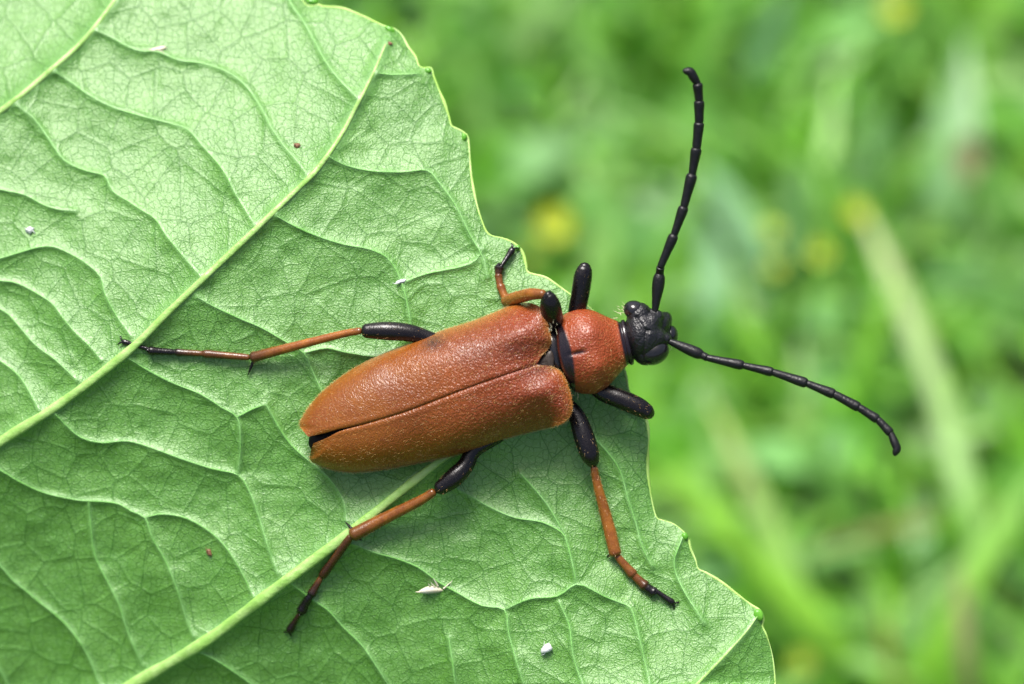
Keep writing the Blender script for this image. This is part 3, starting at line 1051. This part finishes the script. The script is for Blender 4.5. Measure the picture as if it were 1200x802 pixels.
def leg(fem, fr, tib, tr, tdark, tars, spurs=()):
    fr = [r * .95 for r in fr]
    root = tube('leg', fem, fr, M['leg'], beetle, 18, 2.0, dark=[1] * len(fem), flat=0.86)
    pf = spline([list(p) + [r] for p, r in zip(fem, fr)], 2.0)
    nf = 42
    k = rng.integers(len(pf) // 5, len(pf), nf)
    td = np.gradient(pf[:, :3], axis=0)
    td /= np.linalg.norm(td, axis=1)[:, None]
    an = rng.uniform(-0.5, math.pi + 0.5, nf)
    side = np.cross(td[k], [0, 0, 1.0])
    side /= np.linalg.norm(side, axis=1)[:, None] + 1e-9
    off = side * np.cos(an)[:, None] + np.cross(side, td[k]) * np.sin(an)[:, None] * .86
    hair_mesh('femur_hair', pf[k, :3] + off * pf[k, 3:4] * 0.97, td[k] + off * .35, rng.uniform(2.5, 4.5, nf), .08, M['hair'], root, 0.0)
    tube('knee', [fem[-1], (np.array(fem[-1]) * .6 + np.array(tib[0]) * .4)], [fr[-1] * .85, tr[0] * 1.0], M['leg'], root, 12, 2.0, dark=[1, 1])
    tube('tibia', tib, tr, M['leg'], root, 14, 2.0, dark=tdark)
    # tarsus: knobbly segments, joined in one skin
    pts, rs, dk = [], [], []
    for (a, b, r0, r1, da, db) in tars:
        a, b = np.array(a, float), np.array(b, float)
        for t, rr in ((0, r0 * .78), (.15, r0 * .92), (.6, (r0 + r1) / 2 * .95), (.9, r1 * 1.06), (1.0, r1 * .85)):
            pts.append(a + (b - a) * t)
            rs.append(rr)
            dk.append(da + (db - da) * t)
    q = [0] + [i for i in range(1, len(pts)) if np.linalg.norm(pts[i] - pts[i - 1]) > 0.05]
    tube('tarsus', [pts[i] for i in q], [rs[i] for i in q], M['leg'], root, 12, 1.5, dark=[dk[i] for i in q])
    a, b = np.array(tars[-1][0], float), np.array(tars[-1][1], float)
    claws(b, b - a, root)
    for s0, s1 in spurs:
        s0, s1 = np.array(s0, float), np.array(s1, float)
        tube('spur', [s0, (s0 + s1) / 2, s1], [2.2, 1.6, .3], M['leg'], root, 7, 1.5, dark=[1, 1, 1])
    # short stiff hairs along shin and foot
    ps = spline([list(p) + [r] for p, r in zip(tib, tr)], 2.0)
    k = rng.integers(0, len(ps), 110)
    an = rng.uniform(0, 2 * math.pi, 110)
    off = np.stack([np.cos(an), np.sin(an), np.sin(an * 1.7) * .4], 1)
    dirv = np.array(tib[-1], float) - np.array(tib[0], float)
    dirv /= np.linalg.norm(dirv)
    off -= np.outer(off @ dirv, dirv)
    off /= np.linalg.norm(off, axis=1)[:, None] + 1e-9
    hair_mesh('bristle', ps[k, :3] + off * (ps[k, 3:4] * .95), off * .8 + dirv, rng.uniform(2, 3.6, 110), .10, M['hair'], root, 0.0)
    return root


def on(x, y, r):
    return (x, y, zl(x, y) + r)


# hind leg, upper side of the picture
k1 = (428, 388, 40)
leg([(540, 412, 34), (500, 396, 38), (478, 390, 41), (452, 388, 42), k1], [9, 9.5, 11, 11.5, 9], [(422, 388, 39), (400, 392, 33), (345, 406, 20), (296, 419, zl(296, 419) + 10)], [4.2, 4.5, 5.2, 6.4], [.35, 0, .05, .8],
    [((291, 419, zl(291, 419) + 8), (238, 414.5, zl(238, 414.5) + 5), 4.4, 4.6, .45, .75), ((236, 414.5, zl(236, 414.5) + 5), (205, 413, zl(205, 413) + 4.5), 4.0, 4.3, .6, 1),
     ((204, 413, zl(204, 413) + 4.5), (174, 411, zl(174, 411) + 4), 4.3, 4.8, 1, 1), ((176, 410, zl(176, 410) + 5), (144, 400.5, zl(144, 400.5) + 3), 2.6, 3.4, 1, 1)],
    [((297, 423, zl(297, 421) + 8), (290, 441, zl(290, 441) + 3))])
# hind leg, lower side
leg([(585, 510, 34), (556, 528, 34), (546, 545, 35), (532, 560, 37), (515, 573, 36)], [9, 9.5, 10.5, 12, 9], [(508, 577, 35), (490, 588, 30), (450, 608, 20), (414, 627, zl(414, 627) + 10)], [5, 6, 7.2, 8.2], [.5, .25, .25, .65],
    [((411, 629, zl(411, 629) + 8), (377, 676, zl(377, 676) + 5), 5.2, 5.2, .75, .9), ((376, 677, zl(376, 677) + 5), (364, 698, zl(364, 698) + 4.5), 4.0, 5.4, .7, 1),
     ((363, 699, zl(363, 699) + 4.5), (353, 717, zl(353, 717) + 4), 5, 6.0, 1, 1), ((354, 714, zl(354, 714) + 6), (339, 740, zl(339, 740) + 3), 2.6, 4.6, .9, 1)],
    [((414, 622, zl(414, 622) + 10), (404, 611, zl(404, 611) + 5)), ((420, 630, zl(420, 630) + 8), (424, 634, zl(424, 634) + 3))])
# middle leg, upper side: femur stands up towards the viewer
leg([(654, 396, 34), (650.5, 386, 56), (647, 370, 76), (644.5, 356, 88), (643, 347, 94)], [9, 11, 13.5, 12.5, 8.5], [(637, 345, 92), (622, 345, 78), (606, 349, 48), (594, 353, zl(594, 353) + 9)], [5.5, 7.2, 7.6, 7.6], [.35, 0, 0, .1],
    [((593, 352, zl(593, 352) + 8), (586, 334, zl(586, 334) + 5), 5, 5, .1, .2), ((586, 334, zl(586, 334) + 5), (584, 322, zl(584, 322) + 5), 4.6, 4.6, .3, .6),
     ((584, 322, zl(584, 322) + 5), (585.5, 313, zl(585, 313) + 5), 5, 6.2, .8, 1), ((587, 313, zl(587, 313) + 6), (601, 292, zl(601, 292) + 4), 2.8, 4.0, 1, 1)])
# middle leg, lower side
leg([(660, 470, 38), (675, 487, 40), (684, 511, 43), (691, 532, 44), (695, 543, 41)], [9, 10.5, 12.8, 12, 8], [(696, 548, 40), (700, 568, 34), (712, 612, 22), (721, 649, zl(721, 649) + 10)], [4.2, 5.2, 7.0, 7.4], [.5, 0, 0, .25],
    [((723, 652, zl(723, 652) + 8), (743, 675, zl(743, 675) + 5), 5, 6, .25, .5), ((743, 675, zl(743, 675) + 5), (757, 688, zl(757, 688) + 5), 5.4, 6.4, .35, .9),
     ((757, 688, zl(757, 688) + 5), (767, 695, zl(767, 695) + 5), 6, 6, 1, 1), ((765, 690, zl(765, 690) + 7), (789, 707, zl(789, 707) + 4), 3, 3.8, 1, 1)],
    [((717, 648, zl(717, 648) + 8), (711, 654, zl(711, 654) + 3))])
# fore legs: knees reach past the margin, shins hidden beneath grip the edge
leg([(682, 390, 44), (676, 370, 52), (680, 345, 62), (683, 325, 68), (685, 315, 70)], [10, 11, 11.5, 11.5, 9.5], [(685, 313, 62), (685, 320, 45), (682, 334, 22), (679, 345, 2)], [4.5, 5, 5.5, 5.5], [1, .4, .2, .4],
    [((679, 347, 0), (674, 354, zl(674, 354) + 4), 5, 5, .4, .7), ((674, 354, zl(674, 354) + 4), (669, 366, zl(669, 366) + 4), 3, 3.5, 1, 1)])
leg([(690, 445, 44), (706, 459, 48), (728, 468, 50), (748, 477, 50), (760, 484, 48)], [10, 11.5, 12.2, 11.8, 9.5], [(758, 484, 42), (752, 482, 28), (745, 478, 12), (738, 475, zl(738, 475) + 6)], [4.5, 5, 5.5, 5.5], [1, .4, .2, .4],
    [((737, 474, zl(737, 474) + 5), (728, 470, zl(728, 470) + 4), 5, 5, .4, .7), ((728, 470, zl(728, 470) + 4), (716, 466, zl(716, 466) + 4), 3, 3.5, 1, 1)])

# ================================================================== CRUMBS ON THE LEAF
x, y = 508, 691
z = zl(x, y)
husk = empty('shed_skin', w1(x, y, z), 'spiky white shed skin lying right of the hind foot', 'shed skin')
hv, hf = [], []
for i in range(13):
    t = i / 12
    wv_ = .6 + 3.9 * math.sin(math.pi * min(1, t * 1.05)) ** 0.8
    for j in range(7):
        a = math.pi * (j / 6)
        hv.append((490 + 32 * t, 694 - 2 * math.sin(t * 3) + wv_ * math.cos(a) - 1.5 * t, z + 1 + wv_ * 1.1 * math.sin(a)))
hf = [(i * 7 + j, i * 7 + j + 1, (i + 1) * 7 + j + 1, (i + 1) * 7 + j) for i in range(12) for j in range(6)]
mesh('shell', hv, hf, M['husk'], husk)
for a, b in [((513, 687, z + 5), (508, 678, z + 10)), ((520, 690, z + 5), (530, 681, z + 8)), ((504, 688, z + 4), (502, 684, z + 8)), ((492, 694, z + 2), (487, 694, z + 2)), ((510, 689, z + 4), (505, 683, z + 9))]:
    tube('spine', [a, tuple((np.array(a) + np.array(b)) / 2), b], [1.3, .8, .3], M['husk'], husk, 6, 1.5)


def crumb(name, x, y, r, mat, label, cat, flat=0.6, ang=0, fibres=0):
    z = zl(x, y)
    o = empty(name, w1(x, y, z), label, cat)
    V, F = rball((x, y, z + r[1] * flat * .6), (r[0], r[1], r[1] * flat), ang, 12, 8)
    for i, v in enumerate(V):
        f = 1 + .75 * mnoise.noise(Vector((v[0] / r[1] * .9, v[1] / r[1] * .9, v[2] / r[1])))
        V[i, 0], V[i, 1] = x + (v[0] - x) * f, y + (v[1] - y) * f
    mesh('lump', V, F, mat, o)
    for k in range(fibres):
        a = random.uniform(0, 6.28)
        L = r[0] * random.uniform(1.2, 2.0)
        p0 = (x, y, z + 2)
        p1 = (x + math.cos(a) * L * .6, y + math.sin(a) * L * .6, z + 4)
        p2 = (x + math.cos(a + .3) * L, y + math.sin(a + .3) * L, z + 2)
        tube('fibre', [p0, p1, p2], [.5, .4, .2], mat, o, 6, 1.5)
    return o


crumb('white_crumb', 641, 761, (7.5, 5.5), M['crumb'], 'round white crumb on the leaf near the bottom edge of the picture', 'crumb', 0.8, -20, 2)
crumb('white_crumb', 35, 270, (5, 4.5), M['crumb'], 'small white fluff with a few fibres near the left edge of the picture', 'crumb', 0.7, -30, 3)
crumb('white_crumb', 184, 58, (11, 2.3), M['husk'], 'thin pale sliver lying on a side vein near the top left', 'crumb', 0.7, -10, 1)
crumb('white_crumb', 470, 330, (5.5, 2), M['crumb'], 'tiny white flake on a side vein above the dark hind thigh', 'crumb', 0.6, -20, 1)
crumb('brown_speck', 245, 648, (4, 3), M['brownspeck'], 'tiny brown speck on the leaf left of the lower hind foot', 'speck', 0.6, 40, 2)
crumb('brown_speck', 348, 171, (4, 3.5), M['brownspeck'], 'tiny brown speck on the leaf near the upper end of the central vein', 'speck', 0.6, 10, 2)
crumb('brown_speck', 457, 51, (3, 2), M['brownspeck'], 'tiny brown speck at the tip of the central vein near the serrated edge', 'speck', 0.6, 10, 0)

# ================================================================== GROUND AND GRASS
gn = 40
gs = np.linspace(-1, 1, gn)
gs = np.sign(gs) * np.abs(gs) ** 4 * 6000
GX, GY = np.meshgrid(gs, gs, indexing='ij')
GZ = 0.5 * VN(GX / 4 + 50, GY / 4 + 50) * (np.hypot(GX, GY) < 100)
gr = bpy.data.meshes.new('ground')
idx = np.arange(gn * gn).reshape(gn, gn)
gr.from_pydata(np.stack([GX.ravel(), GY.ravel(), GZ.ravel()], 1).tolist(), [], np.stack([idx[:-1, :-1], idx[1:, :-1], idx[1:, 1:], idx[:-1, 1:]], -1).reshape(-1, 4).tolist())
tag(link('ground', gr, M['soil']), None, None, None, 'structure')

CAM = np.array(cam_pos)


def ground_hit(x, y):
    p = w1(x, y, 0)
    d = p - CAM
    t = -CAM[2] / d[2]
    return CAM + d * t


def at(x, y, f):
    """point on the line of sight: f=0 in the leaf plane, 1 on the ground"""
    p = w1(x, y, 0)
    return p + (ground_hit(x, y) - p) * f


def px_size(p):
    return float((CAM - p) @ BACK) / DU        # cm per small unit at that distance


def blade_geo(pts, wid, side_hint, fold=0.25, nseg=None):
    """a folded, tapering blade through world points -> verts, faces (3 vertices a row)"""
    s = np.asarray(pts)
    n = len(s)
    tan = np.gradient(s, axis=0)
    tan /= np.linalg.norm(tan, axis=1)[:, None] + 1e-9
    V = []
    for i in range(n):
        sd = side_hint - tan[i] * (side_hint @ tan[i])
        sd /= np.linalg.norm(sd) + 1e-9
        nn = np.cross(tan[i], sd)
        V += [s[i] - sd * wid[i], s[i] - nn * wid[i] * fold, s[i] + sd * wid[i]]
    F = []
    for i in range(n - 1):
        for j in range(2):
            F.append((i * 3 + j, i * 3 + j + 1, (i + 1) * 3 + j + 1, (i + 1) * 3 + j))
    return np.array(V), F


def big_blade(name, rows, wpx, c0, c1, label, cat='grass blade', group='long grass blades behind the leaf', taper=(0.75, 1.0, 0.9), curl=0.0, mat=None):
    """rows: (x, y, f) from base to tip"""
    f0, f1 = rows[0][2], min(0.84, rows[0][2] - 0.1)          # tips stand clear of the turf
    m_ = len(rows) - 1
    rows = [(r[0], r[1], f0 + (f1 - f0) * (i / m_) ** 0.5) for i, r in enumerate(rows)]
    wpx *= 0.62
    s = spline([tuple(at(*r)) for r in rows], 0.35)
    n = len(s)
    t = np.linspace(0, 1, n)
    w_ = wpx * .5 * px_size(s[n // 2]) * np.interp(t, [0, .35, .8, 1], [taper[0], taper[1], taper[2], 0.12])
    V, F = blade_geo(s, w_, np.cross(s[-1] - s[0], BACK + np.array([curl, 0, 0])), 0.22)
    tone = np.repeat(np.array(c0)[None] * (1 - t[:, None] ** 2.5) + np.array(c1)[None] * t[:, None] ** 2.5, 3, 0)
    base = s[0]
    o = mesh(name, V, F, mat or M['grass'], None, base, attrs={'tone': ('FLOAT_COLOR', np.hstack([tone, np.ones((len(tone), 1))]))}, recalc=False, world=True)
    tag(o, label, cat, group, 'thing')
    return o


BR = (0.25, 0.55, 0.04)
MD = (0.18, 0.48, 0.035)
PALE = (0.26, 0.54, 0.12)
TAN = (0.38, 0.40, 0.12)
MINT_SHEEN = (0.36, 0.64, 0.34)  # bluish sky reflection put into the blade colour
big_blade('tall_grass', [(1152, 760, 1.0), (1142, 640, .93), (1112, 500, .84), (1066, 370, .76), (1008, 240, .70)], 46, PALE, TAN, 'long pale grass blade with a straw-coloured tip rising at the right')
big_blade('tall_grass', [(985, 830, 1.0), (962, 760, .92), (922, 660, .83), (878, 565, .76), (832, 468, .70)], 40, PALE, TAN, 'pale grass blade with straw tip below the longer right-hand antenna')
big_blade('tall_grass', [(1060, 850, .98), (1000, 775, .86), (930, 700, .76), (850, 615, .66), (762, 545, .58)], 58, BR, BR, 'broad bright yellow-green blade slanting past the lower leaf edge')
big_blade('tall_grass', [(1200, 585, 1.0), (1110, 608, .93), (1030, 622, .89), (935, 655, .86)], 30, TAN, (0.3, 0.30, .12), 'withered tan blade lying level among the green blades at lower right')
big_blade('grass_stalk', [(1140, 850, .80), (1132, 780, .76), (1128, 720, .72), (1124, 660, .70)], 34, (0.40, 0.34, .18), (.30, .34, .12), 'upright straw-pink dry stalk at the bottom right corner', 'grass stalk')
big_blade('tall_grass', [(1040, 860, .95), (1095, 760, .85), (1150, 660, .78), (1225, 545, .72)], 54, BR, PALE, 'bright green blade leaning right across the lower right corner')
big_blade('tall_grass', [(1062, 830, .96), (1048, 780, .92), (1030, 720, .88)], 26, (0.38, .22, .06), (.36, .26, .08), 'short rusty withered blade at the bottom left of the dry stalk')
big_blade('tall_grass', [(925, 400, 1.0), (895, 320, .95), (862, 250, .91), (822, 190, .87)], 56, MINT_SHEEN, MINT_SHEEN, 'broad bluish-green blade right of the upright antenna')
big_blade('tall_grass', [(915, 330, 1.0), (930, 260, .94), (938, 180, .9)], 44, MINT_SHEEN, PALE, 'short bluish-green blade between two yellow flowers')
big_blade('tall_grass', [(1240, 420, 1.0), (1190, 350, .93), (1130, 325, .9), (1075, 330, .88)], 46, PALE, MINT_SHEEN, 'pale arching blade at the right edge of the picture')
big_blade('tall_grass', [(820, 460, 1.0), (835, 390, .95), (835, 310, .92), (822, 250, .9)], 62, MINT_SHEEN, MINT_SHEEN, 'wide bluish-green blade beside the root of the upright antenna')
big_blade('tall_grass', [(780, 160, 1.0), (730, 120, .96), (690, 60, .92), (670, 5, .9)], 40, PALE, PALE, 'pale blade near the top, right of the leaf tip')
big_blade('tall_grass', [(880, 110, 1.0), (890, 70, .95), (905, 30, .92), (925, -15, .9)], 50, MINT_SHEEN, MINT_SHEEN, 'pale bluish blade near the top of the picture above the upright antenna')
big_blade('tall_grass', [(1010, 560, 1.0), (1005, 480, .95), (1020, 400, .91), (1050, 330, .88)], 44, MD, BR, 'dark green blade rising behind the longer right-hand antenna')


# yellow flowers
def flower(x, y, f, r, label, seed, tilt=0.3):
    rnd = random.Random(seed)
    c = at(x, y, f)
    s = px_size(c)
    R = r * s * 0.64
    base = np.array([c[0] + rnd.uniform(-.8, .8), c[1] + rnd.uniform(-.4, .8), 0.0])
    o = empty('yellow_flower', base, label, 'flower', 'yellow flowers in the grass')
    mid = (c + base) / 2 + np.array([rnd.uniform(-.3, .3), rnd.uniform(-.3, .3), 0])
    sp = spline([tuple(base), tuple(mid), tuple(c)], 0.3)
    V, F, _, _ = tube_data(sp, np.full(len(sp), 0.05), 7)
    mesh('stem', V, F, M['stem'], o, world=True)
    nrm = Vector((rnd.uniform(-tilt, tilt), -0.35 + rnd.uniform(-tilt, tilt), 1)).normalized()
    q = nrm.to_track_quat('Z', 'Y')
    for k in range(5):
        V, F = [], []
        a0 = 2 * math.pi * k / 5 + rnd.uniform(-.1, .1)
        for i in range(6):
            t = i / 5
            wd_ = R * (0.16 + 0.52 * math.sin(math.pi * min(1, t * .85 + .05)) ** .8) * (1 if i < 5 else .75)
            for j in range(5):
                u = (j - 2) / 2
                lp = Vector((math.cos(a0) * R * t - math.sin(a0) * wd_ * u, math.sin(a0) * R * t + math.cos(a0) * wd_ * u,
                             R * (.28 * t * t + .1 * u * u + .004 * k)))
                V.append(tuple(Vector(c) + q @ lp))
        F = [(i * 5 + j, i * 5 + j + 1, (i + 1) * 5 + j + 1, (i + 1) * 5 + j) for i in range(5) for j in range(4)]
        mesh('petal', V, F, M['petal'], o, world=True, recalc=False)
    V, F = ball(tuple(Vector(c) + q @ Vector((0, 0, R * .1))), (R * .2, R * .2, R * .14), 10, 6)
    mesh('flower_centre', V, F, M['petal'], o, world=True)
    return o


flower(1048, 12, .80, 24, 'yellow flower at the top edge, upper right of the upright antenna', 1)
flower(1002, 250, .80, 22, 'yellow flower at the tip of the long straw-tipped blade', 2)
flower(648, 262, .80, 32, 'largest yellow flower, right of the notch in the leaf edge', 3)
flower(962, 297, .80, 19, 'yellow flower below and left of the one at the straw-tipped blade', 4)
flower(904, 272, .80, 17, 'faint yellow flower midway between upright antenna and blade tip', 5)
flower(908, 314, .80, 16, 'lowest faint yellow flower right of the antenna root', 6)
flower(938, 775, .90, 18, 'dull yellow flower half hidden by blades near the bottom edge', 7)
flower(622, 300, .80, 13, 'small yellow flower just above the raised middle knee', 8)
# a withered brown leaf among the stems
V, F = [], []
c = at(1133, 190, .84)
s = px_size(c)
for i in range(7):
    t = i / 6
    for j in range(5):
        u = (j - 2) / 2
        V.append(c + np.array([(u * 20 * math.sin(math.pi * (t * .9 + .05))) * s, (t - .5) * 60 * s * .7, (.5 - t) * -50 * s * .6 + 8 * s * u * u]))
F = [(i * 5 + j, i * 5 + j + 1, (i + 1) * 5 + j + 1, (i + 1) * 5 + j) for i in range(6) for j in range(4)]
tn = np.tile([0.22, .20, .09, 1], (len(V), 1))
tag(mesh('withered_leaf', V, F, M['weed'], None, at(1133, 190, 1), attrs={'tone': ('FLOAT_COLOR', tn)}, recalc=False, world=True), 'withered reddish-brown leaf among grass at the right', 'dead leaf')

# the mass of grass nobody could count
def grass_mass(name, n, region, lenr, widr, tones, lean, seed, mat, segs=5):
    r = np.random.default_rng(seed)
    x = r.uniform(region[0], region[1], n)
    y = r.uniform(region[2], region[3], n)
    L = r.uniform(*lenr, n)
    wd_ = r.uniform(*widr, n)
    az = r.uniform(0, 2 * np.pi, n)
    le = r.uniform(*lean, n)
    t = np.linspace(0, 1, segs)
    ca, sa = np.cos(az), np.sin(az)
    out = (np.outer(L * np.sin(le), t ** 1.6) + np.outer(L * .25 * r.random(n), t ** 3))
    up = np.outer(L * np.cos(le), t) - np.outer(L * .28 * r.random(n) * np.sin(le), t ** 2.5)
    C = np.stack([x[:, None] + out * ca[:, None], y[:, None] + out * sa[:, None], np.maximum(up, 0.05)], -1)
    tw = r.uniform(-1.2, 1.2, n)
    sd = np.stack([-np.sin(az + tw), np.cos(az + tw), np.zeros(n)], 1)
    prof = np.interp(t, [0, .3, .75, 1], [.6, 1, .7, .06])
    wv_ = wd_[:, None] * prof
    A = C - sd[:, None, :] * wv_[..., None]
    B = C + sd[:, None, :] * wv_[..., None]
    Mi = C - np.array([0, 0, 1]) * (wv_ * .3)[..., None]
    V = np.stack([A, Mi, B], 2).reshape(-1, 3)
    idx = np.arange(n * segs * 3).reshape(n, segs, 3)
    q = np.stack([idx[:, :-1, :-1], idx[:, :-1, 1:], idx[:, 1:, 1:], idx[:, 1:, :-1]], -1).reshape(-1, 4)
    tones = np.array(tones)
    k = r.integers(0, len(tones), n)
    k2 = r.integers(0, len(tones), n)
    f = r.random((n, 1))
    col = (tones[k] * f + tones[k2] * (1 - f)) * r.uniform(.75, 1.2, (n, 1))
    col = np.repeat(np.hstack([col, np.ones((n, 1))]), segs * 3, 0)
    me = bpy.data.meshes.new(name)
    me.vertices.add(len(V))
    me.vertices.foreach_set('co', V.ravel())
    me.loops.add(q.size)
    me.loops.foreach_set('vertex_index', np.ascontiguousarray(q).ravel())
    me.polygons.add(len(q))
    me.polygons.foreach_set('loop_start', np.arange(0, q.size, 4))
    me.polygons.foreach_set('loop_total', np.full(len(q), 4))
    me.polygons.foreach_set('use_smooth', np.ones(len(q), bool))
    at_ = me.attributes.new('tone', 'FLOAT_COLOR', 'POINT')
    at_.data.foreach_set('color', col.astype(np.float32).ravel())
    me.update()
    o = link(name, me, mat)
    o['kind'] = 'stuff'
    return o


GT = [(.12, .39, .02), (.18, .47, .03), (.24, .54, .045), (.28, .56, .08), (.21, .50, .09), (.31, .55, .18)]
grass_mass('grass', 6500, (-14, 16, -6, 26), (1.0, 2.9), (.08, .24), GT, (.2, 1.25), 5, M['grass'])
grass_mass('grass', 9000, (-60, 60, 26, 110), (3, 9), (.15, .3), GT, (.1, .8), 6, M['grass'], 4)
grass_mass('grass', 5200, (-60, -14, -6, 26), (1.5, 4), (.1, .26), GT, (.2, 1.2), 12, M['grass'], 4)
grass_mass('grass', 5200, (16, 60, -6, 26), (1.5, 4), (.1, .26), GT, (.2, 1.2), 13, M['grass'], 4)
grass_mass('grass', 6500, (-60, 60, -50, -6), (2, 5), (.15, .3), GT, (.1, .8), 8, M['grass'], 4)
grass_mass('ground_cover', 1500, (-14, 16, -6, 26), (.9, 2.6), (.3, .65), [(.15, .43, .05), (.22, .50, .14), (.14, .40, .03), (.27, .54, .22)], (.7, 1.3), 9, M['weed'])  # the mint tones carry painted sky sheen on the weed leaves
